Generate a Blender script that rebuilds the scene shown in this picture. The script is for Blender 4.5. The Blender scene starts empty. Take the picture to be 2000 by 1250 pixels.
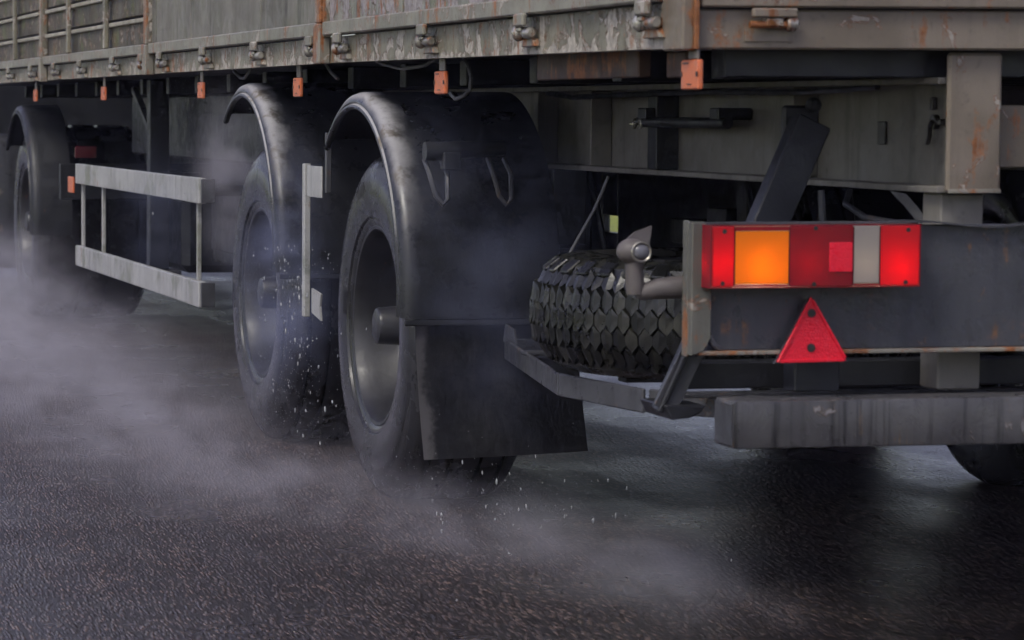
import bpy, bmesh, math, random
from mathutils import Vector, Matrix
random.seed(7)
PI = math.pi
sc = bpy.context.scene
C = sc.collection

# ------------------------------------------------------------------ camera
CAM_H = 1.157
cam = bpy.data.cameras.new('camera'); camo = bpy.data.objects.new('camera', cam); C.objects.link(camo)
cam.sensor_width = 36.0; cam.lens = 108.0; cam.shift_x = 0.37
cam.clip_start = 0.05; cam.clip_end = 3000
camo.location = (0, 0, CAM_H)
camo.rotation_euler = (PI/2 - math.atan(412/6000), 0, -math.atan(1/6))
cam.dof.use_dof = True; cam.dof.focus_distance = 9.2; cam.dof.aperture_fstop = 9.0
sc.camera = camo

# ------------------------------------------------------------------ sky, sun, exposure
SUN_EL, SUN_AZ = math.radians(50), math.radians(-128)      # azimuth from +Y, towards -X: behind and to the left
w = bpy.data.worlds.new('World'); sc.world = w; w.use_nodes = True
wt = w.node_tree; wt.nodes.clear()
sky = wt.nodes.new('ShaderNodeTexSky'); sky.sky_type = 'NISHITA'; sky.sun_disc = False
sky.sun_elevation = SUN_EL; sky.sun_rotation = SUN_AZ; sky.dust_density = 2.0; sky.air_density = 1.0; sky.ozone_density = 1.0
hs = wt.nodes.new('ShaderNodeHueSaturation'); hs.inputs['Saturation'].default_value = 0.75; hs.inputs['Hue'].default_value = 0.55
bg = wt.nodes.new('ShaderNodeBackground'); bg.inputs['Strength'].default_value = 0.115
wo = wt.nodes.new('ShaderNodeOutputWorld')
wt.links.new(sky.outputs[0], hs.inputs['Color']); wt.links.new(hs.outputs[0], bg.inputs[0]); wt.links.new(bg.outputs[0], wo.inputs[0])
sl = bpy.data.lights.new('sun', 'SUN'); sl.energy = 1.0; sl.angle = math.radians(18); sl.color = (1.0, 0.95, 0.88)
so = bpy.data.objects.new('sun', sl); C.objects.link(so)
sd = Vector((math.sin(SUN_AZ)*math.cos(SUN_EL), math.cos(SUN_AZ)*math.cos(SUN_EL), math.sin(SUN_EL)))
so.rotation_euler = sd.to_track_quat('Z', 'Y').to_euler()
vs = sc.view_settings
vs.view_transform = 'Standard'; vs.look = 'None'; vs.exposure = 0.38; vs.gamma = 1.0; vs.use_curve_mapping = False
sc.cycles.max_bounces = 6; sc.cycles.diffuse_bounces = 2; sc.cycles.glossy_bounces = 2; sc.cycles.volume_bounces = 1
sc.cycles.use_adaptive_sampling = True; sc.cycles.adaptive_threshold = 0.04; sc.cycles.adaptive_min_samples = 12
sc.cycles.transmission_bounces = 4; sc.cycles.transparent_max_bounces = 8
sc.cycles.use_denoising = True; sc.cycles.volume_step_rate = 4.0; sc.cycles.volume_max_steps = 24
sc.cycles.caustics_reflective = False; sc.cycles.caustics_refractive = False

# ------------------------------------------------------------------ materials
class NT:
    def __init__(s, name):
        s.m = bpy.data.materials.new(name); s.m.use_nodes = True; s.t = s.m.node_tree; s.t.nodes.clear()
        s.out = s.t.nodes.new('ShaderNodeOutputMaterial')
    def set(s, inp, v):
        if hasattr(v, 'is_output') or isinstance(v, bpy.types.NodeSocket): s.t.links.new(v, inp)
        elif isinstance(v, (tuple, list)) and len(v) == 3 and inp.type == 'RGBA': inp.default_value = (*v, 1)
        else: inp.default_value = v
    def n(s, typ, out=0, props=None, **kw):
        nd = s.t.nodes.new(typ)
        for k, v in (props or {}).items(): setattr(nd, k, v)
        for k, v in kw.items():
            key = int(k[1:]) if k[0] == 'i' and k[1:].isdigit() else k.replace('_', ' ')
            s.set(nd.inputs[key], v)
        return nd.outputs[out]
    def pos(s, scale=(1, 1, 1)):
        g = s.n('ShaderNodeNewGeometry')
        return s.n('ShaderNodeVectorMath', props={'operation': 'MULTIPLY'}, i0=g, i1=scale)
    def noise(s, vec, scale, detail=4.0, rough=0.6, dist=0.0, out=0):
        return s.n('ShaderNodeTexNoise', out, Vector=vec, Scale=scale, Detail=detail, Roughness=rough, Distortion=dist)
    def ramp(s, v, a, b, va=0.0, vb=1.0):
        return s.n('ShaderNodeMapRange', props={'interpolation_type': 'SMOOTHSTEP'}, i0=v, i1=a, i2=b, i3=va, i4=vb)
    def mix(s, f, a, b, mode='MIX'):
        nd = s.t.nodes.new('ShaderNodeMix'); nd.data_type = 'RGBA'; nd.blend_type = mode
        s.set(nd.inputs[0], f); s.set(nd.inputs[6], a); s.set(nd.inputs[7], b); return nd.outputs[2]
    def math(s, op, a, b=0.0, c=0.0):
        return s.n('ShaderNodeMath', props={'operation': op}, i0=a, i1=b, i2=c)
    def bump(s, h, strength, dist=0.01, normal=None):
        nd = s.t.nodes.new('ShaderNodeBump'); nd.inputs['Strength'].default_value = strength; nd.inputs['Distance'].default_value = dist
        s.t.links.new(h, nd.inputs['Height'])
        if normal is not None: s.t.links.new(normal, nd.inputs['Normal'])
        return nd.outputs[0]
    def bsdf(s, **kw):
        b = s.n('ShaderNodeBsdfPrincipled', **kw); s.t.links.new(b, s.out.inputs['Surface']); return s.m

def weathered(name, base, base2, rust=0.0, chip=0.0, moss=0.0, streak=0.3, rough=0.42, chip_col=(.42, .40, .35), metal=0.0,
              rust_col=(.20, .075, .025), dirt=0.35, bump=0.25, spec=0.5, fscale=1.0, sscale=6.0, edge=None):
    t = NT(name); p = t.pos(); ps = t.pos((sscale, sscale, .5))
    big = t.noise(p, 3.1 * fscale, 3, .62); fine = t.noise(p, 34 * fscale, 4, .7); mid = t.noise(p, 11 * fscale, 5, .68, .6)
    if edge: mid = t.math('ADD', mid, t.ramp(t.n('ShaderNodeSeparateXYZ', 2, i0=p), edge[0], edge[1], 0.0, .09))    # paint flakes off along the lower edge
    col = t.mix(t.ramp(big, .35, .65), base, base2)
    st = t.noise(ps, 3.0, 4, .6)
    col = t.mix(t.math('MULTIPLY', t.ramp(st, .48, .72), streak), col, tuple(c * .45 for c in base))
    col = t.mix(t.math('MULTIPLY', t.ramp(st, .30, .12), streak * .8), col, tuple(min(1, c * 1.55) for c in base2))
    col = t.mix(t.math('MULTIPLY', t.ramp(fine, .55, .75), dirt), col, (.03, .027, .022))
    h = fine
    if moss: col = t.mix(t.math('MULTIPLY', t.ramp(t.noise(p, 5.3, 5, .7), .5, .66), moss), col, (.11, .13, .035))
    if chip:
        c = t.ramp(mid, .66 - .16 * chip, .68 - .16 * chip)
        edge = t.ramp(mid, .64 - .16 * chip, .67 - .16 * chip)
        col = t.mix(t.math('MULTIPLY', edge, .8), col, rust_col)
        col = t.mix(t.math('MULTIPLY', c, .85), col, t.mix(t.ramp(fine, .4, .6), chip_col, tuple(v * .6 for v in chip_col)))
        h = t.math('ADD', fine, t.math('MULTIPLY', edge, 1.6))
    if rust:
        r = t.math('ADD', t.math('MULTIPLY', t.noise(p, 6.5 * fscale, 6, .72), .6), t.math('MULTIPLY', t.noise(ps, 5.0, 3, .6), .4))
        r = t.ramp(r, .63 - .17 * rust, .70 - .15 * rust)
        col = t.mix(r, col, t.mix(t.ramp(fine, .35, .65), rust_col, tuple(v * 1.9 for v in rust_col)))
    ro = t.math('ADD', t.math('MULTIPLY', t.ramp(mid, .3, .7), .25), rough - .12)
    return t.bsdf(Base_Color=col, Roughness=ro, Metallic=metal, Normal=t.bump(h, bump, .004), Specular_IOR_Level=spec)

M = {}
M['paint'] = weathered('weathered_grey_paint', (.165, .155, .11), (.27, .25, .185), rust=.55, chip=.75, streak=.6, chip_col=(.6, .57, .5), bump=.8, edge=(1.325, 1.288), fscale=1.25)
M['paint_rear'] = weathered('rear_grey_paint', (.17, .14, .105), (.25, .21, .165), rust=.38, chip=.35, streak=.35)
M['rail'] = weathered('drop_side_rail_paint', (.215, .205, .165), (.29, .275, .225), rust=.48, chip=.5, streak=.35, chip_col=(.5, .48, .43))
M['panel_peel'] = weathered('peeling_panel_paint', (.17, .175, .145), (.30, .30, .26), rust=.5, chip=1.1, moss=.7, streak=.9, chip_col=(.42, .40, .41), bump=.9)
M['panel_flat'] = weathered('streaked_panel_paint', (.16, .15, .125), (.23, .215, .185), rust=.2, chip=0, moss=.25, streak=.9, rough=.5, sscale=3.5)
M['plank'] = weathered('mossy_plank', (.065, .055, .038), (.12, .105, .08), rust=.2, chip=.55, moss=.8, streak=.6, rough=.6, chip_col=(.34, .31, .27))
M['plank_edge'] = weathered('pale_plank_edge', (.32, .29, .23), (.44, .41, .34), rust=.25, chip=.1, moss=.3, rough=.5)  # paler than the plank, along its upper edge
M['rust_post'] = weathered('rusty_post_paint', (.22, .205, .17), (.30, .28, .23), rust=.85, chip=.7, streak=.4)
M['rust_dark'] = weathered('dark_rust', (.07, .045, .035), (.13, .075, .05), rust=.7, chip=0, rough=.6)
M['black_steel'] = weathered('black_chassis_paint', (.016, .017, .021), (.028, .029, .034), rust=.12, chip=.0, streak=.3, rough=.42, rust_col=(.06, .035, .022), dirt=.2)
M['dark_steel'] = weathered('dark_grey_steel', (.045, .046, .054), (.075, .076, .086), rust=.2, chip=.05, streak=.6, rough=.38, rust_col=(.11, .06, .035), chip_col=(.2, .19, .18))
M['beam'] = weathered('light_beam_paint', (.05, .052, .064), (.075, .077, .09), rust=.28, chip=.02, streak=.5, rough=.34, rust_col=(.14, .075, .04), chip_col=(.2, .19, .18))
M['bumper'] = weathered('scuffed_bumper_steel', (.06, .058, .062), (.11, .108, .112), rust=.28, chip=.25, streak=1.3, rough=.34, rust_col=(.10, .07, .045), chip_col=(.24, .23, .24), sscale=26.0)
M['galv'] = weathered('galvanised_rail', (.46, .455, .445), (.56, .555, .54), rust=.18, chip=0, moss=.5, streak=.5, rough=.4, metal=.25)
M['chassis_grey'] = weathered('grey_chassis_web', (.17, .157, .138), (.24, .225, .20), rust=.1, chip=0, streak=.5, rough=.5, rust_col=(.06, .04, .03))
M['hinge_metal'] = weathered('worn_hinge_metal', (.30, .28, .24), (.5, .48, .43), rust=.6, chip=0, streak=.2, rough=.3, metal=.6)
t = NT('muddy_mudguard'); p = t.pos(); nz_ = t.n('ShaderNodeSeparateXYZ', 2, i0=t.n('ShaderNodeNewGeometry', 1))   # splashed mud settles on what faces up
a = t.noise(p, 9, 5, .7); b_ = t.noise(t.pos((1, 1, .35)), 16, 5, .7, .5)
px_ = t.n('ShaderNodeSeparateXYZ', 0, i0=p)
mud = t.math('MULTIPLY', t.ramp(t.math('ADD', nz_, t.math('MULTIPLY', a, .7)), .55, 1.15), t.ramp(t.math('ADD', px_, t.math('MULTIPLY', a, .14)), 2.275, 2.185))
col = t.mix(t.math('MULTIPLY', t.ramp(b_, .45, .7), .5), (.020, .021, .025), (.05, .05, .056))
col = t.mix(mud, col, t.mix(t.ramp(a, .5, .62), (.46, .45, .46), (.28, .24, .19)))
M['mudguard'] = t.bsdf(Base_Color=col, Roughness=t.math('ADD', t.math('MULTIPLY', mud, .25), t.ramp(a, .3, .7, .24, .40)), Normal=t.bump(t.math('ADD', b_, mud), .25, .004))

def rubber(name, base, mud, rough=.4, amt=.5):
    t = NT(name); p = t.pos()
    a = t.noise(p, 7, 6, .7); b = t.noise(p, 60, 4, .7)
    col = t.mix(t.math('MULTIPLY', t.ramp(a, .45, .7), amt), base, mud)
    return t.bsdf(Base_Color=col, Roughness=t.ramp(a, .3, .7, rough - .08, rough + .12), Normal=t.bump(b, .12, .002), Specular_IOR_Level=.5)
M['tyre'] = rubber('wet_tyre_rubber', (.028, .028, .031), (.045, .044, .045), .21, .3)
t = NT('spare_tyre_rubber'); p = t.pos(); a = t.noise(p, 12, 5, .7); rn = t.t.nodes.new('ShaderNodeObjectInfo').outputs['Random']
col = t.mix(t.math('MULTIPLY', t.ramp(t.math('ADD', a, t.math('MULTIPLY', rn, .35)), .72, 1.0), .7), (.010, .0105, .0105), (.07, .068, .055))  # random paler blocks: mud, plus varied lit facets put into the colour
M['spare'] = t.bsdf(Base_Color=col, Roughness=t.ramp(a, .3, .7, .20, .40), Normal=t.bump(t.noise(p, 70, 4, .7), .2, .002))
t = NT('mud_flap_rubber'); p = t.pos(); a = t.noise(p, 7, 6, .7); b_ = t.noise(t.pos((14, 14, 3)), 2.2, 5, .7)
px_ = t.n('ShaderNodeSeparateXYZ', 0, i0=p)
col = t.mix(t.math('MULTIPLY', t.ramp(a, .45, .68), .6), (.016, .016, .019), (.045, .044, .047))
col = t.mix(t.math('MULTIPLY', t.ramp(b_, .5, .7), .5), col, (.06, .058, .062))
col = t.mix(t.math('MULTIPLY', t.ramp(t.math('ADD', px_, t.math('MULTIPLY', a, .14)), 2.29, 2.26), .8), col, (.20, .19, .20))   # grey worn edge by the wheel
M['flap'] = t.bsdf(Base_Color=col, Roughness=t.ramp(a, .3, .7, .32, .5), Normal=t.bump(t.math('ADD', b_, t.noise(p, 50, 4, .7)), .2, .003))
M['arm'] = rubber('dusty_rubber_arm', (.12, .105, .10), (.2, .18, .17), .5)
M['cable'] = rubber('cable_sheath', (.12, .12, .13), (.2, .2, .2), .5)
M['rim'] = weathered('wheel_rim_steel', (.022, .022, .026), (.042, .042, .048), rust=.03, streak=.2, rough=.40, metal=.0, dirt=.4)
M['bracket_paint'] = weathered('dull_bracket_paint', (.10, .10, .085), (.15, .147, .125), rust=.3, chip=.2, streak=.3)
M['mudtop'] = weathered('dried_mud_crust', (.33, .31, .29), (.45, .43, .41), rust=.0, moss=.15, chip=.1, streak=.4, rough=.6, bump=.6)
def plain(name, col, rough=.4, emit=None, es=0, **kw):
    t = NT(name)
    if emit: kw.update(Emission_Color=emit, Emission_Strength=es)
    return t.bsdf(Base_Color=col, Roughness=rough, **kw)
def speckled(name, a, b, rough=.35, scale=40):
    t = NT(name); n_ = t.noise(t.pos(), scale, 4, .65)
    return t.bsdf(Base_Color=t.mix(t.ramp(n_, .4, .7), a, b), Roughness=t.ramp(n_, .3, .7, rough - .08, rough + .12))
M['marker'] = speckled('orange_marker_plastic', (.72, .17, .06), (.62, .22, .13), .35)
M['marker_print'] = plain('dark_print', (.05, .02, .02))
t = NT('red_reflector_plastic'); p = t.pos(); n_ = t.noise(p, 22, 5, .7); vb = t.n('ShaderNodeTexVoronoi', 0, Vector=p, Scale=260.0)
M['triangle'] = t.bsdf(Base_Color=t.mix(t.math('MULTIPLY', t.ramp(n_, .58, .8), .5), (.90, .013, .038), (.35, .02, .025)), Roughness=t.ramp(n_, .3, .7, .18, .4), Normal=t.bump(vb, .5, .002))
M['screw'] = speckled('dark_screw', (.02, .018, .018), (.04, .035, .03), .4)
M['bulb'] = plain('lit_lamp_bulb', (1, .8, .6), .5, (1, .78, .52), 230)
def lens(name, col, mixf=.55, scale=60):
    t = NT(name); p = t.pos()
    d = t.n('ShaderNodeBsdfDiffuse', Color=col); tr = t.n('ShaderNodeBsdfTranslucent', Color=col)
    wv = t.n('ShaderNodeTexWave', Vector=p, Scale=scale, Distortion=0.0)
    g = t.n('ShaderNodeBsdfGlossy', Color=(1, 1, 1), Roughness=.14, Normal=t.bump(wv, .35, .002))
    a = t.n('ShaderNodeMixShader', i0=mixf, i1=d, i2=tr)
    fr = t.n('ShaderNodeFresnel', IOR=1.45)
    b = t.n('ShaderNodeMixShader', i0=fr, i1=a, i2=g)
    t.t.links.new(b, t.out.inputs['Surface']); return t.m
M['lens_red'] = lens('red_lamp_lens', (.78, .012, .035))
M['lens_dark'] = lens('dark_red_lamp_lens', (.40, .012, .035))
M['lens_orange'] = lens('orange_lamp_lens', (.98, .36, .01))
M['lens_white'] = lens('white_lamp_lens', (.55, .52, .50))
M['lens_dim'] = lens('unlit_red_lens', (.16, .012, .03))
M['lens_clear'] = plain('clear_lamp_glass', (.16, .16, .18), .12)
M['lamp_inside'] = plain('lamp_reflector_white', (.75, .75, .75), .3)
M['tarp'] = weathered('grey_tarpaulin', (.10, .10, .10), (.14, .14, .14), rough=.6)
# wet asphalt: rolled aggregate in dark binder, water film in the hollows
t = NT('wet_asphalt'); pa = t.pos((1, .2, 1)); p = t.pos()
vor = t.n('ShaderNodeTexVoronoi', 0, Vector=pa, Scale=125.0, Randomness=1.0)
vcol = t.n('ShaderNodeTexVoronoi', 1, Vector=pa, Scale=125.0, Randomness=1.0)
n1 = t.noise(pa, 130, 4, .7); n2 = t.noise(p, 1.3, 5, .6); n3 = t.noise(t.pos((1, .06, 1)), 2.2, 4, .6)
stone = t.n('ShaderNodeSeparateColor', 0, i0=vcol)
scol = t.mix(t.ramp(stone, .25, 1.0), (.040, .029, .025), (.25, .17, .135))
scol = t.mix(t.math('MULTIPLY', t.ramp(n1, .5, .75), .6), scol, (.03, .025, .025))
colr = t.mix(t.ramp(vor, .30, .62), scol, (.026, .021, .020))
colr = t.mix(t.math('MULTIPLY', t.ramp(n3, .42, .62), .45), colr, (.025, .021, .021))
hgt = t.math('ADD', t.math('MULTIPLY', t.ramp(vor, .0, .6), -1.0), t.math('MULTIPLY', n1, .7))
wet = t.ramp(t.math('ADD', t.math('MULTIPLY', n2, .5), t.math('MULTIPLY', n3, .5)), .38, .6)
M['road'] = t.bsdf(Base_Color=colr, Roughness=t.math('ADD', t.math('MULTIPLY', wet, -.18), .44), Normal=t.bump(hgt, .5, .006), Specular_IOR_Level=.5)
t = NT('verge_grass'); p = t.pos()
M['grass'] = t.bsdf(Base_Color=t.mix(t.ramp(t.noise(p, 4, 6, .7), .35, .65), (.16, .21, .02), (.34, .36, .05)), Roughness=.8, Normal=t.bump(t.noise(p, 30, 4), .6, .05))

# ------------------------------------------------------------------ mesh helpers
def from_bm(bm, name):
    me = bpy.data.meshes.new(name); bmesh.ops.recalc_face_normals(bm, faces=bm.faces); bm.to_mesh(me); bm.free(); return me
def obj(name, bm, mat, parent=None, smooth=False, autosmooth=True):
    """links the bmesh (world coordinates) as one object with its origin at its own centre"""
    vs_ = [v.co for v in bm.verts]
    lo = Vector([min(v[i] for v in vs_) for i in range(3)]); hi = Vector([max(v[i] for v in vs_) for i in range(3)])
    c = (lo + hi) / 2
    bmesh.ops.translate(bm, verts=bm.verts, vec=-c)
    me = from_bm(bm, name); me.materials.append(M[mat])
    if smooth:
        me.shade_smooth()
        if autosmooth: me.set_sharp_from_angle(angle=math.radians(38))
    o = bpy.data.objects.new(name, me); C.objects.link(o)
    o.location = c
    if parent is not None:
        o.parent = parent; o.location = c - world_loc(parent)
    return o
def world_loc(o):
    v = Vector(o.location)
    while o.parent: o = o.parent; v += Vector(o.location)
    return v
def empty(name, loc, parent=None):
    o = bpy.data.objects.new(name, None); o.empty_display_size = .1; C.objects.link(o); o.location = loc
    if parent is not None: o.parent = parent; o.location = Vector(loc) - world_loc(parent)
    return o
def tag(o, label, cat=None, group=None, kind=None):
    o['label'] = label
    if cat: o['category'] = cat
    if group: o['group'] = group
    if kind: o['kind'] = kind
    return o
def copy_tree(o, parent=None, delta=Vector((0, 0, 0))):
    c = o.copy(); C.objects.link(c); c.parent = parent; c.location = Vector(o.location) + Vector(delta)
    for ch in list(o.children): copy_tree(ch, c)
    return c
def box(x0, x1, y0, y1, z0, z1, bev=.003, bm=None, seg=1):
    b = bmesh.new()
    bmesh.ops.create_cube(b, size=1.0)
    bmesh.ops.scale(b, verts=b.verts, vec=(x1 - x0, y1 - y0, z1 - z0))
    bmesh.ops.translate(b, verts=b.verts, vec=((x0 + x1)/2, (y0 + y1)/2, (z0 + z1)/2))
    if bev: bmesh.ops.bevel(b, geom=b.edges[:], offset=min(bev, .4*min(x1-x0, y1-y0, z1-z0)), segments=seg, affect='EDGES', profile=.5)
    if bm is None: return b
    add(bm, b); return bm
def add(bm, b):
    me = bpy.data.meshes.new('tmp'); b.to_mesh(me); b.free(); bm.from_mesh(me); bpy.data.meshes.remove(me)
def prism(pts, ext, bev=.002):
    """polygon pts (3D, planar) extruded by vector ext"""
    b = bmesh.new(); vs_ = [b.verts.new(p) for p in pts]; f = b.faces.new(vs_)
    r = bmesh.ops.extrude_face_region(b, geom=[f]); nv = [e for e in r['geom'] if isinstance(e, bmesh.types.BMVert)]
    bmesh.ops.translate(b, verts=nv, vec=ext)
    if bev: bmesh.ops.bevel(b, geom=b.edges[:], offset=bev, segments=1, affect='EDGES', profile=.5)
    return b
def tube(pts, rad, n=10, bm=None, cap=True):
    """tube through points; rad number or list"""
    b = bmesh.new(); pts = [Vector(p) for p in pts]; rings = []
    prev = None
    for i, p in enumerate(pts):
        d = (pts[min(i+1, len(pts)-1)] - pts[max(i-1, 0)]).normalized()
        if prev is None:
            u = d.orthogonal().normalized()
        else:
            u = (prev - d * prev.dot(d)).normalized()
        prev = u; v = d.cross(u); r = rad[i] if isinstance(rad, (list, tuple)) else rad
        rings.append([b.verts.new(p + (u*math.cos(2*PI*k/n) + v*math.sin(2*PI*k/n))*r) for k in range(n)])
    for a, c in zip(rings, rings[1:]):
        for k in range(n): b.faces.new((a[k], a[(k+1) % n], c[(k+1) % n], c[k]))
    if cap: b.faces.new(rings[0]); b.faces.new(rings[-1])
    if bm is None: return b
    add(bm, b); return bm
def bar(p, q, w_, h_, up=(0, 0, 1), bev=.003):
    """rectangular bar from p to q; w_ across, h_ along up"""
    p, q = Vector(p), Vector(q); d = (q - p); L = d.length; d.normalize(); s = d.cross(Vector(up)).normalized(); u = s.cross(d)
    b = box(-w_/2, w_/2, 0, L, -h_/2, h_/2, bev)
    m = Matrix((s, d, u)).transposed().to_4x4(); m.translation = p
    bmesh.ops.transform(b, verts=b.verts, matrix=m); return b
def lathe(prof, center, axis='x', n=72, closed=False, a0=0, a1=2*PI):
    """prof: (offset along axis, radius)"""
    b = bmesh.new(); rings = []; full = abs(a1 - a0 - 2*PI) < 1e-6; m = n if full else n + 1
    for k in range(m):
        a = a0 + (a1 - a0)*k/n; ring = []
        for x, r in prof:
            if axis == 'x': co = (center[0] + x, center[1] + r*math.cos(a), center[2] + r*math.sin(a))
            elif axis == 'y': co = (center[0] + r*math.cos(a), center[1] + x, center[2] + r*math.sin(a))
            else: co = (center[0] + r*math.cos(a), center[1] + r*math.sin(a), center[2] + x)
            ring.append(b.verts.new(co))
        rings.append(ring)
    L = len(prof)
    for k in range(n):
        r0, r1 = rings[k], rings[(k+1) % m]
        for j in range(L if closed else L - 1):
            j2 = (j+1) % L
            if prof[j][1] < 1e-6 and prof[j2][1] < 1e-6: continue
            b.faces.new((r0[j], r0[j2], r1[j2], r1[j]))
    bmesh.ops.remove_doubles(b, verts=b.verts, dist=1e-6)
    return b
def ball(c, r, seg=16, rings=10, scale=(1, 1, 1)):
    b = bmesh.new(); bmesh.ops.create_uvsphere(b, u_segments=seg, v_segments=rings, radius=r)
    bmesh.ops.scale(b, verts=b.verts, vec=scale); bmesh.ops.translate(b, verts=b.verts, vec=c); return b
def sheet(x0, x1, y0, y1, z, nx=1, ny=1):
    b = bmesh.new()
    g = [[b.verts.new((x0 + (x1-x0)*i/nx, y0 + (y1-y0)*j/ny, z)) for j in range(ny+1)] for i in range(nx+1)]
    for i in range(nx):
        for j in range(ny): b.faces.new((g[i][j], g[i+1][j], g[i+1][j+1], g[i][j+1]))
    return b
MX = 3.35                                   # the trailer's middle line
def mirx(x): return 2*MX - x

# ------------------------------------------------------------------ ground
o = obj('ground', sheet(-300, 300, -200, 500, -.06), 'grass'); tag(o, 'green grass verge beside the wet road', kind='structure')
o = obj('road', sheet(-7, 8.8, -199, 499, 0), 'road'); tag(o, 'wet dark asphalt road under the trailer', kind='structure')

# ------------------------------------------------------------------ the trailer
TR = empty('semi_trailer', (MX, 9.7, 0))
tag(TR, 'long weathered grey drop-side trailer with rusty hinges, seen from its rear left corner', 'trailer')
YR, YF = 5.90, 19.0                          # rear and front end
def P(name, bm, mat, parent=TR, smooth=False): return obj(name, bm, mat, parent, smooth)

# load bed
P('deck', box(2.16, mirx(2.16), 5.96, YF, 1.30, 1.362), 'black_steel')
for s in (0, 1):
    f = (lambda x: x) if s == 0 else mirx
    b = bmesh.new()
    segs = [(6.02, 1.280), (8.9, 1.295), (12.1, 1.298), (15.2, 1.301), (YF, 1.303)]
    for (ya, za), (yb, zb) in zip(segs, segs[1:]):
        xs = sorted((f(2.10), f(2.158)))
        q = prism([(xs[0], ya, za), (xs[0], yb, zb), (xs[0], yb, 1.371), (xs[0], ya, 1.371)], (xs[1]-xs[0], 0, 0), 0)
        add(b, q)
    bmesh.ops.remove_doubles(b, verts=b.verts, dist=.0005)
    P('side_rail', b, 'paint')
# drop sides: four bays each with a bottom rail and infill
POSTS = [9.04, 12.12, 15.22]
bays = [(6.03, 9.0), (9.085, 12.075), (12.165, 15.175), (15.27, YF)]
def drop_side(i, y0, y1):
    d = empty('drop_side', (2.1, (y0+y1)/2, 1.375), TR)
    b = box(2.072, 2.118, y0, y1, 1.3755, 1.417, .004); obj('bottom_rail', b, 'rail', d)
    if i == 0:
        for ya, yb in ((6.04, 7.10), (7.115, 8.10), (8.118, 8.985)):
            obj('panel', box(2.092, 2.112, ya, yb, 1.414, 2.05, .002), 'panel_peel', d)
        for y in (7.107, 8.109): obj('seam_strip', box(2.099, 2.105, y-.009, y+.009, 1.4185, 2.05, 0), 'rust_dark', d)
    elif i == 1:
        for ya, yb in ((9.10, 9.96), (9.972, 11.22), (11.236, 11.96), (11.972, 12.07)):
            obj('panel', box(2.088, 2.112, ya, yb, 1.414, 2.05, .002), 'panel_flat', d)
        for y in (9.966, 11.228, 11.966): obj('seam_strip', box(2.098, 2.104, y-.008, y+.008, 1.4185, 2.05, 0), 'rust_dark', d)
    else:
        for k in range(5):
            z = 1.4195 + .119*k
            pl = obj('plank', box(2.100, 2.122, y0+.01, y1-.01, z, z+.100, .003), 'plank', d)
            obj('plank_edge', box(2.084, 2.1015, y0+.01, y1-.01, z+.088, z+.106, .003), 'plank_edge', pl)
        st = (13.17, 14.29) if i == 2 else (16.27, 17.3)
        for y in st: obj('stake', box(2.066, 2.0835, y-.03, y+.03, 1.4185, 2.05, .003), 'paint', d)
    return d
for i, (y0, y1) in enumerate(bays): drop_side(i, y0, y1)
d = empty('drop_side', (mirx(2.1), 12.5, 1.375), TR)
obj('bottom_rail', box(mirx(2.118), mirx(2.072), 6.03, YF, 1.3755, 1.417), 'rail', d); obj('panel', box(mirx(2.112), mirx(2.092), 6.04, YF, 1.414, 2.05), 'panel_flat', d)
for y in POSTS:
    b = box(2.062, 2.0995, y-.037, y+.037, 1.292, 1.412, .004); o = P('stake_post', b, 'rust_post')
    obj('post_upper', box(2.066, 2.0995, y-.034, y+.034, 1.4135, 2.06, .004), 'rust_post', o)
    for s in (-1, 1): obj('post_flange', box(2.075, 2.0985, y+s*.041-.003, y+s*.041+.003, 1.372, 2.06, .001), 'paint', o)
o = P('corner_post', box(2.096, 2.126, 5.90, 6.022, 1.2745, 2.06, .004), 'paint_rear'); o['label'] = 'grey corner post with an orange rust streak on its rear edge'
obj('post_edge', box(2.118, 2.1285, 5.888, 5.8995, 1.276, 2.06, .002), 'rust_post', o)
# hinges along the side rail: bracket, barrel, round pin head, lower lug
def hinge(y):
    h = P('hinge', box(2.058, 2.0715, y-.045, y+.03, 1.348, 1.3785, .004), 'rail')
    obj('knuckle', box(2.063, 2.0995, y-.012, y+.028, 1.336, 1.3475, .003), 'hinge_metal', h)
    obj('barrel', tube([(2.080, y-.05, 1.333), (2.080, y-.044, 1.333), (2.080, y-.01, 1.333), (2.080, y+.016, 1.333)], [.009, .0135, .0135, .010], 12), 'hinge_metal', h, True)
    obj('pin_head', ball((2.074, y+.034, 1.334), .017, 14, 8, (1, .85, 1.15)), 'hinge_metal', h, True)
    obj('lug', prism([(2.084, y-.06, 1.302), (2.084, y+.05, 1.302), (2.084, y+.03, 1.322), (2.084, y-.04, 1.322)], (.0155, 0, 0)), 'rust_post', h)
for y in (6.06, 6.93, 7.82, 8.78, 9.15, 9.98, 10.89, 11.79, 12.22, 12.95, 13.9, 14.75, 15.6, 16.5): hinge(y)
# orange side markers on plate brackets
def marker(y):
    m = P('side_marker', box(2.1205, 2.1325, y-.05, y+.05, 1.196, 1.256, .003), 'marker')
    obj('bracket', box(2.126, 2.131, y-.03, y+.022, 1.2575, 1.296, .001), 'chassis_grey', m)
    obj('notch', box(2.1188, 2.1203, y-.05, y-.040, 1.222, 1.232, 0), 'marker_print', m)
    obj('notch', box(2.1188, 2.1203, y+.040, y+.05, 1.222, 1.232, 0), 'marker_print', m)
    obj('stamp', box(2.1190, 2.1203, y+.005, y+.036, 1.2475, 1.2505, 0), 'marker_print', m)
    obj('stamp', box(2.1190, 2.1203, y-.012, y+.012, 1.2060, 1.2080, 0), 'marker_print', m)
for y in (5.925, 7.84, 9.57, 11.22, 13.55, 15.83): marker(y)

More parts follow.
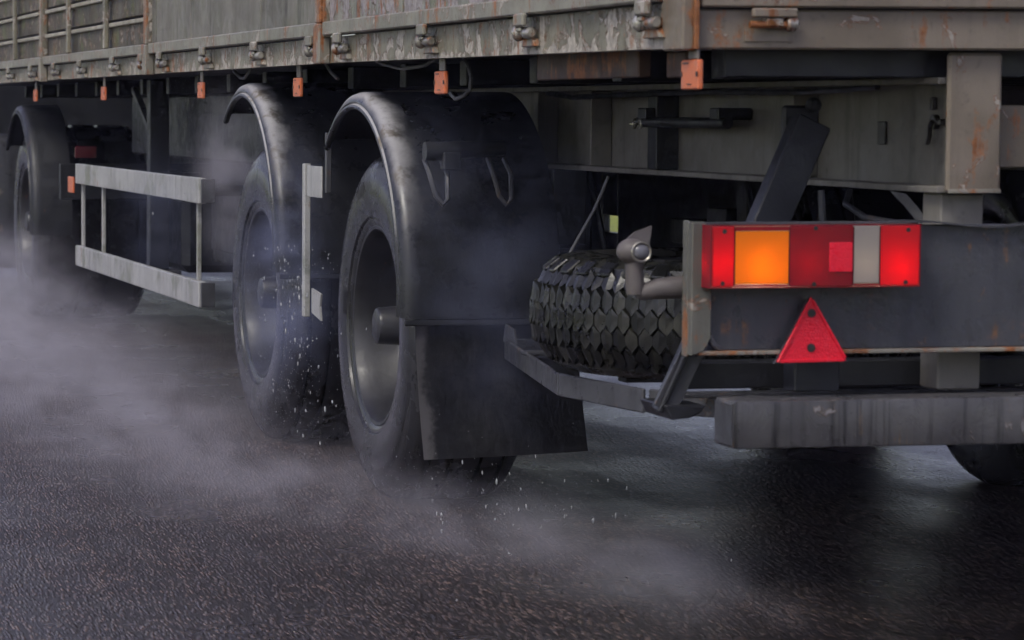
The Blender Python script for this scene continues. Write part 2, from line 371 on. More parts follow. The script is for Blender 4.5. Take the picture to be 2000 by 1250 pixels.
# rear end
P('rear_sill', box(2.13, mirx(2.13), 5.915, 5.955, 1.277, 1.357, .004), 'paint_rear')
tg = P('tailgate', box(2.134, mirx(2.134), 5.895, 5.935, 1.3605, 1.405, .004), 'paint_rear')
obj('panel', box(2.136, mirx(2.136), 5.906, 5.930, 1.4065, 2.05, .002), 'panel_flat', tg)
for x in (2.285, 3.35, mirx(2.285)):
    h = P('tailgate_hinge', box(x-.048, x+.046, 5.878, 5.8935, 1.340, 1.3585, .003), 'paint_rear')
    obj('knuckle', box(x-.018, x+.018, 5.884, 5.9125, 1.322, 1.3395, .002), 'hinge_metal', h)
    obj('pin', tube([(x-.05, 5.893, 1.326), (x+.03, 5.893, 1.326)], .0075, 12), 'rust_post', h, True)
    obj('pin_head', tube([(x+.026, 5.893, 1.328), (x+.030, 5.893, 1.328), (x+.046, 5.893, 1.328), (x+.050, 5.893, 1.328)], [.012, .0155, .0155, .011], 14), 'hinge_metal', h, True)
    obj('backplate', box(x-.055, x+.05, 5.9105, 5.9148, 1.292, 1.322, .001), 'paint_rear', h)
P('rear_crossmember', box(2.23, mirx(2.23), 6.02, 6.08, 1.222, 1.298), 'black_steel')
# chassis beams (I section)
def ibeam(xc, w_, y0, y1, z0, z1, tf=.014, tw=.01):
    b = box(xc-w_/2, xc+w_/2, y0, y1, z0, z0+tf, .002); add(b, box(xc-tw/2, xc+tw/2, y0, y1, z0+tf, z1-tf, 0)); add(b, box(xc-w_/2, xc+w_/2, y0, y1, z1-tf, z1, .002)); return b
for s in (0, 1):
    xc = 2.735 if s == 0 else mirx(2.735)
    P('chassis_beam', ibeam(xc, .13, 5.965, 15.5, .984, 1.222), 'chassis_grey')
    e = P('chassis_end_plate', box(xc-.052, xc+.066, 5.945, 5.962, .985, 1.272, .006), 'paint_rear')
    obj('rust_edge', box(xc-.050, xc+.064, 5.9400, 5.9445, .9845, .993, .001), 'rust_post', e)
P('rear_chassis_plate', box(2.806, mirx(2.806), 6.01, 6.03, 1.035, 1.165, .003), 'paint_rear')
for k in range(18):
    y = 6.55 + .7*k
    P('crossmember', box(2.42, mirx(2.42), y, y+.07, 1.2245, 1.2985, .003), 'black_steel')
b = box(2.185, 2.215, 6.43, 7.18, 1.226, 1.290, .003); o = P('rail_stiffener', b, 'rust_dark')
P('crossmember_end', box(2.165, 2.19, 6.07, 6.19, 1.222, 1.276, .003), 'rust_dark')
for y, w_ in ((7.70, .07), (8.25, .012), (8.75, .012), (6.75, .012)):
    P('web_stiffener', box(2.668, 2.729, y, y+w_, .999, 1.207, .002), 'black_steel' if w_ > .05 else 'chassis_grey')
o = P('wiring_grommet', tube([(2.729, 6.10, 1.130), (2.718, 6.10, 1.130)], .016, 12), 'screw', TR, True)
obj('wire', tube([(2.718, 6.10, 1.130), (2.708, 6.09, 1.12), (2.712, 6.10, 1.10), (2.716, 6.12, 1.085)], .005, 6), 'screw', o, True)
P('wire_clip', box(2.714, 2.729, 6.055, 6.075, 1.124, 1.136, .002), 'screw')
P('wire_clip', box(2.716, 2.729, 6.10, 6.112, 1.155, 1.182, .002), 'screw')
P('scrape_plate', box(2.724, 2.729, 6.36, 6.40, 1.08, 1.13, .001), 'screw')
for pts in (((2.70, 8.8, 1.205), (2.66, 8.4, 1.19), (2.655, 7.9, 1.195), (2.66, 7.3, 1.20), (2.66, 6.7, 1.195), (2.68, 6.3, 1.205)), ((2.60, 6.25, .982), (2.57, 6.20, .955), (2.58, 6.12, .93), (2.62, 6.05, .92))):
    P('air_hose', tube(pts, .007, 8), 'black_steel', TR, True)
# pipe with chain end clipped to the chassis beam
b = tube([(2.655, 7.80, 1.123), (2.655, 7.14, 1.123)], .014, 12); o = P('clipped_pipe', b, 'black_steel', TR, True)
for y in (7.74, 7.20): obj('clip', box(2.640, 2.728, y-.03, y+.03, 1.130, 1.160, .003), 'black_steel', o)
for k in range(3):
    r = lathe([(.0035*math.cos(a), .011 + .0035*math.sin(a)) for a in [2*PI*j/6 for j in range(6)]], (2.642 - .008*(k % 2), 7.80 - .022*k, 1.118), 'x' if k % 2 == 0 else 'z', 14, True)
    obj('chain_link', r, 'hinge_metal', o, True)
# brace from chassis beam to the lamp beam
o = P('diagonal_brace', bar((2.530, 6.30, 1.13), (2.335, 6.26, .72), .078, .05, (0, 1, 0)), 'black_steel')
obj('mounting_plate', box(2.478, 2.560, 6.325, 6.345, 1.075, 1.165, .006), 'black_steel', o)
obj('bolt', ball((2.535, 6.30, 1.165), .018, 10, 6), 'black_steel', o)
# stay rod below the beam
P('stay_rod', tube([(2.515, 6.2, .985), (2.520, 6.2, .90)], .008, 8), 'dark_steel', TR, True)
# torn rubber strip hanging from the chassis beam
b = bmesh.new(); pts = [(2.655, 6.12, .985), (2.675, 6.10, .955), (2.690, 6.08, .925), (2.694, 6.06, .905)]; r0 = None
for i, q in enumerate(pts):
    r1 = (b.verts.new((q[0]-.016+.003*i, q[1]+.01, q[2])), b.verts.new((q[0]+.012, q[1]-.01, q[2]-.006)))
    if r0: b.faces.new((r0[0], r0[1], r1[1], r1[0]))
    r0 = r1
bmesh.ops.solidify(b, geom=b.faces[:], thickness=.003); P('torn_strip', b, 'dark_steel', TR, True)

# lamp beam across the rear
lb = P('lamp_beam', box(2.125, mirx(2.125), 5.888, 5.90, .672, .923, .002), 'beam')
obj('lower_lip', box(2.125, mirx(2.125), 5.862, 5.8875, .664, .6725, .002), 'rust_post', lb)
b = bmesh.new(); r0 = None                                   # bent upper lip
for k in range(61):
    x = 2.125 + k*(mirx(2.125)-2.125)/60; dz = .0
    if x > 2.5: dz = .006*math.sin((x-2.5)*19) - .004
    ring = [b.verts.new((x, y, .9265+dz+zz)) for y, zz in ((5.865, 0), (5.905, 0), (5.905, .004), (5.865, .004))]
    if r0:
        for j in range(4): b.faces.new((r0[j], r0[(j+1) % 4], ring[(j+1) % 4], ring[j]))
    else: b.faces.new(ring)
    r0 = ring
b.faces.new(r0); obj('upper_lip', b, 'dark_steel', lb)
b = prism([(2.108, 5.86, .932), (2.135, 5.86, .932), (2.150, 5.86, .895), (2.150, 5.86, .70), (2.135, 5.86, .672), (2.108, 5.86, .664)], (0, .0255, 0), .002)
eb = obj('end_bracket', b, 'bracket_paint', lb); eb['label'] = 'grey green bracket closing the beam end'
obj('end_plate', box(2.1075, 2.1135, 5.887, 5.915, .66, .934, .002), 'bracket_paint', lb)
obj('corner_gusset', tube([(2.150, 5.87, .705), (2.157, 5.87, .688), (2.172, 5.87, .677)], .006, 8), 'dark_steel', lb, True)
P('beam_hanger', box(2.69, 2.785, 5.99, 6.08, .575, .983, .004), 'chassis_grey')
P('beam_hanger', box(mirx(2.785), mirx(2.69), 5.99, 6.08, .575, .983, .004), 'chassis_grey')
P('bumper_bracket', box(2.365, 2.462, 5.955, 6.02, .579, .70, .003), 'black_steel')
P('bumper_bracket', box(mirx(2.462), mirx(2.365), 5.955, 6.02, .579, .70, .003), 'black_steel')
P('lower_crossbar', box(2.18, mirx(2.18), 6.09, 6.15, .575, .632, .004), 'black_steel')
ub = P('underrun_bar', box(2.178, mirx(2.178), 5.80, 5.908, .4815, .5775, .005, seg=2), 'bumper', TR, True); ub['label'] = 'scuffed grey underrun bar with rounded edges'
obj('end_cap', box(2.1745, 2.1775, 5.806, 5.902, .4875, .5715, .001), 'dark_steel', ub)

# tail lamp: housing, five chambers under coloured lenses, bulbs, screws
tl = P('tail_lamp', box(2.128, 2.568, 5.872, 5.887, .800, .929, .004), 'screw'); tl['label'] = 'lit tail lamp with red, orange and white lenses'
X0, X1, Z0, Z1 = 2.128, 2.568, .8015, .9275; YL = 5.806
b = bmesh.new()
for a in (box(X0, X0+.0025, YL+.001, 5.8715, Z0, Z1, 0), box(X1-.0025, X1, YL+.001, 5.8715, Z0, Z1, 0), box(X0+.0026, X1-.0026, YL+.001, 5.8715, Z0, Z0+.0025, 0), box(X0+.0026, X1-.0026, YL+.001, 5.8715, Z1-.0025, Z1, 0)): add(b, a)
obj('lens_rim', b, 'lens_dark', tl)
cells = [(X0+.0026, 2.176, 'lens_red'), (2.1765, 2.2905, 'lens_orange'), (2.291, 2.4245, 'lens_dark'), (2.425, 2.4805, 'lens_white'), (2.481, X1-.0026, 'lens_red')]
for a, c, mt in cells:
    top = Z1-.0026 if mt != 'lens_orange' else Z1-.012
    bot = Z0+.0026 if mt == 'lens_red' or mt == 'lens_dark' else Z0+.008
    L_ = obj('lens', box(a, c, YL, YL+.004, bot, top, .0015), mt, tl)
    if top < Z1-.004 or bot > Z0+.004:
        if top < Z1-.004: obj('lens_border', box(a, c, YL+.0005, YL+.0035, top+.0003, Z1-.003, 0), 'lens_dark', L_)
        obj('lens_border', box(a, c, YL+.0005, YL+.0035, Z0+.003, bot-.0003, 0), 'lens_dark', L_)
for x in (2.1765, 2.2908, 2.4248, 2.4808): obj('divider_strip', box(x-.0011, x+.0011, YL-.0008, YL-.0002, Z0+.004, Z1-.004, 0), 'lens_dim', tl); obj('divider', box(x-.001, x+.001, YL+.0045, 5.8715, Z0+.004, Z1-.004, 0), 'lamp_inside', tl)
obj('reflector', box(2.374, 2.4225, YL-.003, YL-.0002, .833, .892, .001), 'triangle', tl)
obj('inner_back', box(X0+.003, X1-.003, 5.8695, 5.8714, Z0+.004, Z1-.004, 0), 'lamp_inside', tl)
for x, z, r in ((2.152, .850, .0055), (2.236, .842, .0062), (2.335, .850, .006), (2.452, .850, .0028), (2.528, .842, .0062)):
    obj('bulb', ball((x, 5.846, z), r, 10, 6), 'bulb', tl, True)
for x, z in ((2.155, .915), (2.152, .812), (2.345, .920), (2.343, .809), (2.540, .916), (2.536, .811)):
    obj('screw', tube([(x, YL-.0015, z), (x, YL+.0002, z)], .0045, 10), 'screw', tl)
# red triangle
b = prism([(2.357, 5.853, .781), (2.2865, 5.853, .649), (2.4355, 5.853, .6505)], (0, .008, 0), .002)
tri = P('reflector_triangle', b, 'triangle'); tri['label'] = 'red triangular reflector under the tail lamp'
for k in range(3):
    A = Vector((2.357, 5.851, .778)), Vector((2.2892, 5.851, .651)), Vector((2.4328, 5.851, .6525)); obj('border', bar(A[k].lerp(A[(k+1) % 3], .03), A[(k+1) % 3].lerp(A[k], .03), .006, .003, (0, 1, 0), .001), 'triangle', tri)
obj('back_plate', prism([(2.357, 5.8615, .785), (2.283, 5.8615, .6465), (2.439, 5.8615, .648)], (0, .003, 0), 0), 'dark_steel', tri)
for z in (.748, .678): obj('bolt', tube([(2.3575, 5.8505, z), (2.3575, 5.8525, z)], .0085, 12), 'screw', tri)

# outline lamp on a rubber arm
la = P('outline_lamp_arm', tube([(2.155, 5.96, .792), (2.12, 5.965, .796), (2.075, 5.97, .793), (2.045, 5.975, .786), (2.033, 5.975, .785)], [.021, .024, .021, .017, .013], 16), 'arm', TR, True)
la['label'] = 'brown grey rubber arm holding a round outline lamp'
obj('stem', tube([(2.030, 5.975, .782), (2.029, 5.975, .800), (2.027, 5.975, .83), (2.027, 5.975, .85)], [.017, .0195, .018, .019], 16), 'arm', la, True)
obj('lamp_head', ball((2.022, 5.975, .869), .032, 20, 12, (1.0, .9, .84)), 'arm', la, True)
obj('lamp_lens', ball((2.033, 5.952, .869), .019, 16, 10, (1, .6, .85)), 'lens_clear', la, True)
obj('lamp_collar', lathe([(-.004, .017), (-.006, .0195), (-.003, .022), (.003, .021)], (2.032, 5.950, .869), 'y', 20), 'hinge_metal', la, True)
obj('root_clamp', tube([(2.148, 5.955, .765), (2.148, 5.955, .828)], .012, 10), 'dark_steel', la, True)
P('lamp_guard_flap', prism([(2.032, 6.05, .888), (2.052, 6.05, .905), (2.090, 6.05, .918), (2.084, 6.05, .880), (2.072, 6.05, .862), (2.045, 6.05, .862)], (0, .004, 0), 0), 'arm')

# spare wheel cradle
cr = P('spare_wheel_cradle', bar((2.30, 6.70, .492), (2.235, 7.13, .492), .01, .056), 'dark_steel')
for p, q in (((2.235, 7.136, .492), (2.42, 8.22, .492)), ((2.310, 6.694, .492), (2.60, 6.40, .492)), ((2.42, 8.224, .492), (3.3, 8.23, .492)), ((2.60, 6.396, .492), (3.3, 6.39, .492))): obj('cradle_bar', bar(p, q, .01, .056), 'dark_steel', cr)
for y in (6.55, 6.95, 7.35, 7.75): obj('cradle_slat', box(2.33, 3.3, y-.03, y+.03, .5135, .524, .002), 'dark_steel', cr)
obj('end_ear', prism([(2.405, 8.20, .515), (2.405, 8.08, .515), (2.405, 8.10, .555), (2.405, 8.18, .565)], (.006, 0, 0), 0), 'dark_steel', cr)
o = P('cradle_bracket', bar((2.178, 6.045, .70), (2.108, 6.06, .535), .012, .05, (0, 1, 0)), 'black_steel')
obj('bracket_web', prism([(2.166, 6.04, .690), (2.205, 6.04, .655), (2.142, 6.04, .532), (2.095, 6.04, .548)], (0, .006, 0), .001), 'dark_steel', o)
obj('foot', prism([(2.11, 6.02, .550), (2.20, 6.02, .548), (2.19, 6.02, .533), (2.165, 6.02, .522), (2.125, 6.02, .519)], (0, .16, 0), .003), 'black_steel', o)
# rope to the spare
P('rope', tube([(2.506, 7.6, .984), (2.47, 7.6, .90), (2.401, 7.6, .78)], .004, 6), 'cable', TR, True)

# ---- wheels
def tyre_profile(W, R, rb):
    return [(.040, rb-.012), (.022, rb+.004), (.012, rb+.022), (.013, rb+.030), (.006, rb+.034), (.001, R*.70), (.0, R*.76), (.003, R*.82), (.008, R*.86), (.0115, R*.868), (.013, R*.89), (.024, R*.93), (.036, R*.958), (.043, R*.972), (.058, R*.985),
            (.075, R*.990), (.078, R-.019), (.088, R-.019), (.091, R*.994), (W*.37, R*.999), (W*.375, R-.014), (W*.40, R-.014), (W*.405, R), (W*.595, R), (W*.60, R-.014), (W*.625, R-.014), (W*.63, R*.999), (W-.091, R*.994), (W-.088, R-.019), (W-.078, R-.019), (W-.075, R*.99),
            (W-.058, R*.985), (W-.036, R*.958), (W-.013, R*.89), (W-.0, R*.76), (W-.006, rb+.034), (W-.022, rb+.004), (W-.04, rb-.012)]
def make_wheel(parent, c, flip=False, R=.522, W=.385, dish=.165, hub_out=.016):
    """c: centre of the outer face; the wheel reaches inwards"""
    s = -1 if flip else 1
    wh = empty('wheel', c, parent)
    F = lambda prof: [(s*x, r) for x, r in prof]
    obj('tyre', lathe(F(tyre_profile(W, R, .292)), c, 'x', 96), 'tyre', wh, True)
    rim = obj('rim', lathe(F([(.030, .286), (.024, .297), (.020, .300), (.018, .297), (.020, .289), (.032, .281), (.050, .276), (.075, .268), (dish-.02, .262), (dish, .250), (dish+.006, .235),
        (dish-.004, .20), (dish-.012, .165), (dish-.010, .13), (dish-.014, .10), (dish-.014, .0)]), c, 'x', 72), 'rim', wh, True)
    for k in range(10):
        a = 2*PI*k/10; y, z = c[1]+.145*math.cos(a), c[2]+.145*math.sin(a)
        obj('wheel_nut', tube([(c[0]+s*(dish-.012), y, z), (c[0]+s*(dish-.040), y, z)], .013, 6), 'rim', wh)
    obj('hub_cap', lathe(F([(hub_out, 0), (hub_out, .044), (hub_out+.003, .051), (hub_out+.012, .055), (dish-.06, .060), (dish-.055, .080), (dish-.02, .086), (dish-.014, .09)]), c, 'x', 40), 'rim', wh, True)
    return wh
WHEELS = [(2.20, 8.90, .512), (2.20, 10.58, .512)]
w1 = make_wheel(TR, WHEELS[0]); tag(w1, 'rear running wheel with wet tyre and dished grey rim')
w2 = copy_tree(w1, TR, Vector((0, WHEELS[1][1]-WHEELS[0][1], 0))); tag(w2, 'front running wheel with wet tyre, veiled by spray')
wr = make_wheel(TR, (mirx(2.20), 8.90, .512), True); tag(wr, 'far side rear wheel, its black tyre showing beneath the underrun bar')
wr2 = copy_tree(wr, TR, Vector((0, WHEELS[1][1]-WHEELS[0][1], 0))); tag(wr2, 'far side front wheel in the dark under the trailer')
for y in (8.90, 10.58):
    o = P('axle', tube([(2.42, y, .512), (mirx(2.42), y, .512)], .065, 16), 'black_steel', TR, True)
    for x in (2.735, mirx(2.735)):
        obj('spring', bar((x, y-.55, .70), (x, y+.55, .70), .09, .09), 'black_steel', o); obj('spring_seat', box(x-.07, x+.07, y-.1, y+.1, .57, .80), 'black_steel', o)
        obj('hanger', box(x-.05, x+.05, y-.25, y-.15, .76, .983), 'black_steel', o)
for y in (8.90, 10.58):
    for x in (2.80, mirx(2.80)):
        o = P('brake_chamber', tube([(x, y-.30, .56), (x, y-.29, .56), (x, y-.18, .56), (x, y-.17, .56)], [.06, .075, .075, .05], 16), 'dark_steel', TR, True)
        obj('hose', tube([(x, y-.28, .63), (x+.02, y-.33, .74), (x, y-.30, .88), (x, y-.22, .98)], .01, 8), 'black_steel', o, True)
# mudguards: half hoops with a rolled outer edge
def mudguard(parent, yc, zc, R, x0, W, a0, a1, flip=False, crust=None, mat='mudguard'):
    s = -1 if flip else 1
    prof = [(.010, R-.052), (.003, R-.050), (.0, R-.044), (.002, R-.038), (.010, R-.035), (.006, R-.030), (.007, R-.024), (.018, R-.008), (.036, R-.001), (.06, R), (W, R), (W, R-.008), (.062, R-.008), (.04, R-.009), (.026, R-.016), (.018, R-.028), (.020, R-.046)]
    o = obj('mudguard', lathe([(s*x, r) for x, r in prof], (x0, yc, zc), 'x', 56, True, a0, a1), mat, parent, True)
    if crust:
        pr = [(.012, R-.0105), (.028, R+.001), (.05, R+.004), (.16, R+.003), (.162, R-.001), (.05, R-.003), (.03, R-.006)]
        obj('mud_crust', lathe([(s*x, r) for x, r in pr], (x0, yc, zc), 'x', 30, True, crust[0], crust[1]), 'mudtop', o, True)
    return o
D = math.radians
for yc, zc, a0 in ((8.80, .620, 50), (10.44, .660, 56)):
    g = mudguard(TR, yc, zc, .588, 2.115, .46, D(a0), D(184))
    b = box(2.13, 2.57, yc-.585, yc-.577, zc-.06, zc-.043, .002); obj('clamp_bar', b, 'black_steel', g)
    # support arm with two hoop brackets at the back
    if yc > 9: mudguard(TR, yc, zc, .588, mirx(2.115), .46, D(a0), D(184), True); continue
    obj('support_arm', tube([(2.17, yc-.63, 1.042), (2.21, yc-.63, 1.042), (2.40, yc-.61, 1.05)], [.026, .026, .022], 14), 'black_steel', g, True)
    for x in (2.19, 2.37):
        obj('hoop', tube([(x-.012, yc-.60, 1.02), (x-.008, yc-.64, .98), (x+.006, yc-.655, .92), (x+.024, yc-.66, .897), (x+.040, yc-.655, .91), (x+.042, yc-.64, .98), (x+.034, yc-.60, 1.02)], .0075, 8), 'dark_steel', g, True)
    obj('clamp_block', box(2.215, 2.265, yc-.665, yc-.625, .99, 1.04, .004), 'black_steel', g)
    mudguard(TR, yc, zc, .588, mirx(2.115), .46, D(a0), D(184), True)
# mud flaps
def flap(y, x0):
    b = bmesh.new(); nx, nz = 10, 8; g = []
    for i in range(nx+1):
        col = []
        for k in range(nz+1):
            u, v = i/nx, k/nz
            col.append(b.verts.new((x0 + .018*v + u*(.46+.006*v), y - .05*v*v - .012*math.sin(u*PI)*v + .008*math.sin(3*u+2*v), .592 - v*(.402 - .018*u))))
        g.append(col)
    for i in range(nx):
        for k in range(nz): b.faces.new((g[i][k], g[i+1][k], g[i+1][k+1], g[i][k+1]))
    bmesh.ops.solidify(b, geom=b.faces[:], thickness=.009)
    o = P('mud_flap', b, 'flap', TR, True)
    obj('flap_bar', box(x0-.005, x0+.47, y-.012, y+.012, .5935, .618, .003), 'black_steel', o)
    for u in (.06, .2, .34, .43): obj('bolt', tube([(x0+u, y-.016, .604), (x0+u, y-.022, .604)], .008, 8), 'dark_steel', o)
    return o
f1 = flap(8.235, 2.162); f1['label'] = 'black rubber flap hanging behind the rear wheel'
flap(8.235, mirx(2.162)-.48); flap(9.87, mirx(2.162)-.48)

# side guard: two flat rails on thin posts
sg = empty('side_guard', (2.12, 12.8, .42), TR); sg['label'] = 'open side guard of two pale metal rails on thin posts'
for z0, z1 in ((.807, .900), (.420, .515)):
    obj('rail', box(2.118, 2.142, 11.5, 14.37, z0, z1, .003), 'galv', sg); obj('rail', box(2.116, 2.144, 11.215, 11.496, z0-.001, z1+.001, .003), 'galv', sg)
    obj('rail_end', box(2.123, 2.175, 11.196, 11.2135, z0+.002, z1-.002, .002), 'dark_steel', sg)
for y in (11.40, 13.72, 14.34): obj('post', box(2.1445, 2.160, y-.014, y+.014, .421, .899, .002), 'galv', sg); obj('hanger', box(2.163, 2.60, y-.03, y+.01, .83, .87, .002), 'black_steel', sg)
obj('end_marker', box(2.11, 2.120, 14.395, 14.56, .760, .836, .003), 'marker', sg)
# short guard between the wheels
gp = empty('wheel_gap_guard', (2.14, 9.5, .5), TR); gp['label'] = 'thin upright with two small pale plates between the running wheels'
obj('post', box(2.132, 2.152, 9.495, 9.530, .50, .985, .002), 'galv', gp)
obj('plate', box(2.134, 2.140, 9.270, 9.470, .882, .980, .002), 'galv', gp)
obj('plate', prism([(2.134, 9.40, .596), (2.134, 9.27, .585), (2.134, 9.285, .545), (2.134, 9.27, .502), (2.134, 9.40, .52)], (.006, 0, 0), 0), 'galv', gp)
obj('top_rod', box(2.134, 2.150, 9.200, 9.222, .90, 1.085, .002), 'dark_steel', gp)
# cables under the side rail
for pts in (((2.2, 8.85, 1.30), (2.2, 8.76, 1.288), (2.2, 8.60, 1.275), (2.2, 8.53, 1.272), (2.2, 8.38, 1.274), (2.2, 8.28, 1.278), (2.2, 8.18, 1.292), (2.2, 8.12, 1.302)),
            ((2.2, 7.90, 1.300), (2.2, 7.84, 1.268), (2.2, 7.815, 1.24), (2.2, 7.825, 1.21), (2.2, 7.88, 1.192), (2.2, 7.965, 1.183), (2.2, 8.02, 1.20)),
            ((2.2, 11.0, 1.30), (2.2, 10.85, 1.268), (2.2, 10.78, 1.266), (2.2, 10.66, 1.30)), ((2.2, 9.5, 1.30), (2.2, 9.42, 1.27), (2.2, 9.33, 1.25))):
    P('cable', tube(pts, .0055, 6), 'cable', TR, True)
# landing legs and air tank under the bed, with added dark blockers
for x in (2.44, mirx(2.50)):
    o = P('landing_leg', box(x-.045, x+.045, 13.9, 13.99, .42, 1.29, .004), 'black_steel')
    obj('foot', box(x-.09, x+.09, 13.83, 14.06, .395, .4185, .004), 'dark_steel', o); obj('strut', bar((x, 13.98, 1.0), (x, 14.6, 1.25), .03, .03), 'dark_steel', o)
tb = P('view_blocker_box', box(2.92, 4.28, 13.2, 15.1, .40, 1.22, .01), 'black_steel'); obj('blocker_face', box(2.906, 2.9185, 13.24, 15.06, .46, 1.18, .004), 'black_steel', tb)  # added dark box, blocks the bright road and verge beyond
P('far_side_blocker', box(4.30, 4.34, 11.0, 12.91, .52, 1.25, .01), 'black_steel')  # added dark panel, blocks the bright background on the far side
o = P('gap_blocker', box(4.30, 4.34, 12.912, 13.12, .52, .615, .004), 'black_steel'); obj('upper_gap_blocker', box(4.30, 4.34, 12.912, 13.12, .690, 1.25, .004), 'black_steel', o)  # added panels above and below a gap, blocking the bright background
P('far_side_blocker', box(4.40, 4.44, 9.3, 10.1, .42, 1.25, .01), 'black_steel'); P('far_side_blocker', box(4.40, 4.44, 6.3, 8.3, .62, 1.25, .01), 'black_steel')  # more added panels that keep the view under the bed dark
P('far_side_blocker', box(4.30, 4.34, 13.122, 15.1, .42, 1.25, .01), 'black_steel')  # added panel closing the bright strip beside the gap
P('added_dark_box', box(2.56, 2.63, 11.3, 15.4, .93, 1.222, .01), 'black_steel')  # added dark box in front of the pale web, stands for shade there
P('air_tank', tube([(3.0, 12.2, .86), (3.0, 12.24, .86), (3.7, 12.24, .86), (3.7, 12.2, .86)][1:3], .14, 20), 'black_steel', TR, True)
# tarpaulin body above the drop sides
P('tarpaulin_cover', box(2.13, mirx(2.13), 5.96, YF, 2.052, 3.95, .02), 'tarp')

# ------------------------------------------------------------------ spare wheel lying in the cradle
SC = Vector((2.655, 7.08, .668)); SR = .495
SW = empty('spare_wheel', (SC.x, SC.y, .524)); tag(SW, 'spare wheel with chunky block tread lying flat in the cradle', 'spare wheel')
prof = [(-.110, .29), (-.128, .31), (-.140, .36), (-.136, .41), (-.118, .440), (-.090, SR-.047), (-.055, SR-.026), (.0, SR-.022), (.055, SR-.026), (.090, SR-.047), (.118, .440), (.136, .41), (.140, .36), (.134, .345), (.130, .315), (.110, .29)]
ty = obj('tyre', lathe(prof, SC, 'z', 84, True), 'spare', SW, True)
obj('rim', lathe([(-.10, .291), (-.115, .30), (-.118, .291), (-.06, .275), (-.03, .25), (-.02, .15), (-.02, .10), (-.01, .10), (-.01, .15), (-.02, .25), (-.04, .27), (.06, .275), (.118, .291), (.115, .30), (.10, .291)], SC, 'z', 60), 'rim', SW, True)
NB = 88; PW = 2*PI*SR/NB
rows = [(-.080, .5), (-.041, 0), (.0, .5), (.041, 0), (.080, .5)]
def block_bm():
    b = bmesh.new(); d = .020; hw = PW*.494
    zz = [(-hw, -.0105), (-hw, .0105), (-hw*.1, .0305), (hw, .0115), (hw, -.0105), (hw*.1, -.0305)]
    lo = [b.verts.new((-.004, y, z)) for y, z in zz]
    hi = [b.verts.new((d - (.005 if abs(y) > hw*.5 else .001), y*.95, z*.96)) for y, z in zz]; r0 = b.verts.new((d, .001, .014)); r1 = b.verts.new((d-.001, -.001, -.014))
    for q in ((0, 1, r0, r1), (3, 4, r1, r0)): b.faces.new((hi[q[0]], hi[q[1]], q[2], q[3]))
    for q in ((1, 2, r0), (2, 3, r0), (4, 5, r1), (5, 0, r1)): b.faces.new((hi[q[0]], hi[q[1]], q[2]))
    for k in range(6): b.faces.new((lo[k], lo[(k+1) % 6], hi[(k+1) % 6], hi[k]))
    return b
bme = from_bm(block_bm(), 'tread_block'); bme.materials.append(M['spare'])
rest = bmesh.new()
for z, ph in rows:
    for k in range(NB):
        a = 2*PI*(k+ph)/NB
        dr = SR - .022 - (.026 if abs(z) > .07 else .005 if abs(z) > .03 else 0) + random.uniform(-.001, .001)
        tilt = random.uniform(-.07, .07) - math.copysign(.50 if abs(z) > .07 else .14 if abs(z) > .03 else 0, z)
        if D(150) < a % (2*PI) < D(305):
            o = bpy.data.objects.new('tread_block', bme); C.objects.link(o); o.parent = ty
            o.location = Vector((dr*math.cos(a), dr*math.sin(a), z)) + SC - world_loc(ty)
            o.rotation_euler = (random.uniform(-.05, .05), tilt, a + random.uniform(-.10, .10))
        else:                                                      # the tread round the back, out of the photo's sight
            q = block_bm(); m = Matrix.Translation(SC + Vector((dr*math.cos(a), dr*math.sin(a), z))) @ Matrix.Rotation(a, 4, 'Z') @ Matrix.Rotation(tilt, 4, 'Y')
            bmesh.ops.transform(q, verts=q.verts, matrix=m); add(rest, q)
o = obj('tread', rest, 'spare', ty); o['kind'] = 'stuff'
b = bmesh.new()
lug = obj('shoulder_lug', box(.425, .472, -.020, .020, .113, .127, .003), 'spare', ty); me = lug.data
bpy.data.objects.remove(lug)
for k in range(38):
    a = 2*PI*k/38
    o = bpy.data.objects.new('shoulder_lug', me); C.objects.link(o); o.parent = ty
    o.location = Vector((.440*math.cos(a), .440*math.sin(a), .114)) + SC - world_loc(ty); o.rotation_euler = (0, math.radians(38), a)

# ------------------------------------------------------------------ the towing truck ahead
TK = empty('towing_truck', (MX, 17.5, 0)); tag(TK, 'dark towing truck ahead, only its blurred rear wheel and mudguard showing at left', 'truck')
tw = make_wheel(TK, (2.20, 16.90, .535), R=.535, W=.64, dish=.13); tag(tw, 'blurred rear wheel of the towing truck')
make_wheel(TK, (mirx(2.20), 16.90, .535), True, R=.535, W=.64, dish=.13)
mudguard(TK, 16.60, .56, .62, 2.12, .22, D(40), D(186), mat='black_steel'); mudguard(TK, 16.60, .56, .62, mirx(2.12), .5, D(40), D(186), True, mat='black_steel')
for x in (2.95, mirx(2.95)): obj('frame_rail', box(x-.04, x+.04, 15.5, 22, .72, .97), 'black_steel', TK)
obj('rear_crossmember', box(2.2, mirx(2.2), 15.44, 15.495, .70, .88), 'black_steel', TK)
o = obj('tail_lamp', box(2.27, 2.38, 15.40, 15.4385, .91, .97, .004), 'lens_dim', TK)
obj('fuel_tank', box(2.16, 2.75, 18.3, 19.9, .20, 1.0, .08, seg=4), 'dark_steel', TK, True)
obj('axle', tube([(2.4, 16.9, .535), (mirx(2.4), 16.9, .535)], .09, 14), 'black_steel', TK, True)
obj('axle_housing', box(2.86, mirx(2.86), 15.6, 18.6, .31, .715, .04), 'black_steel', TK)
obj('cab', box(2.15, mirx(2.15), 20.2, 22.3, .45, 3.4, .1, seg=3), 'black_steel', TK)

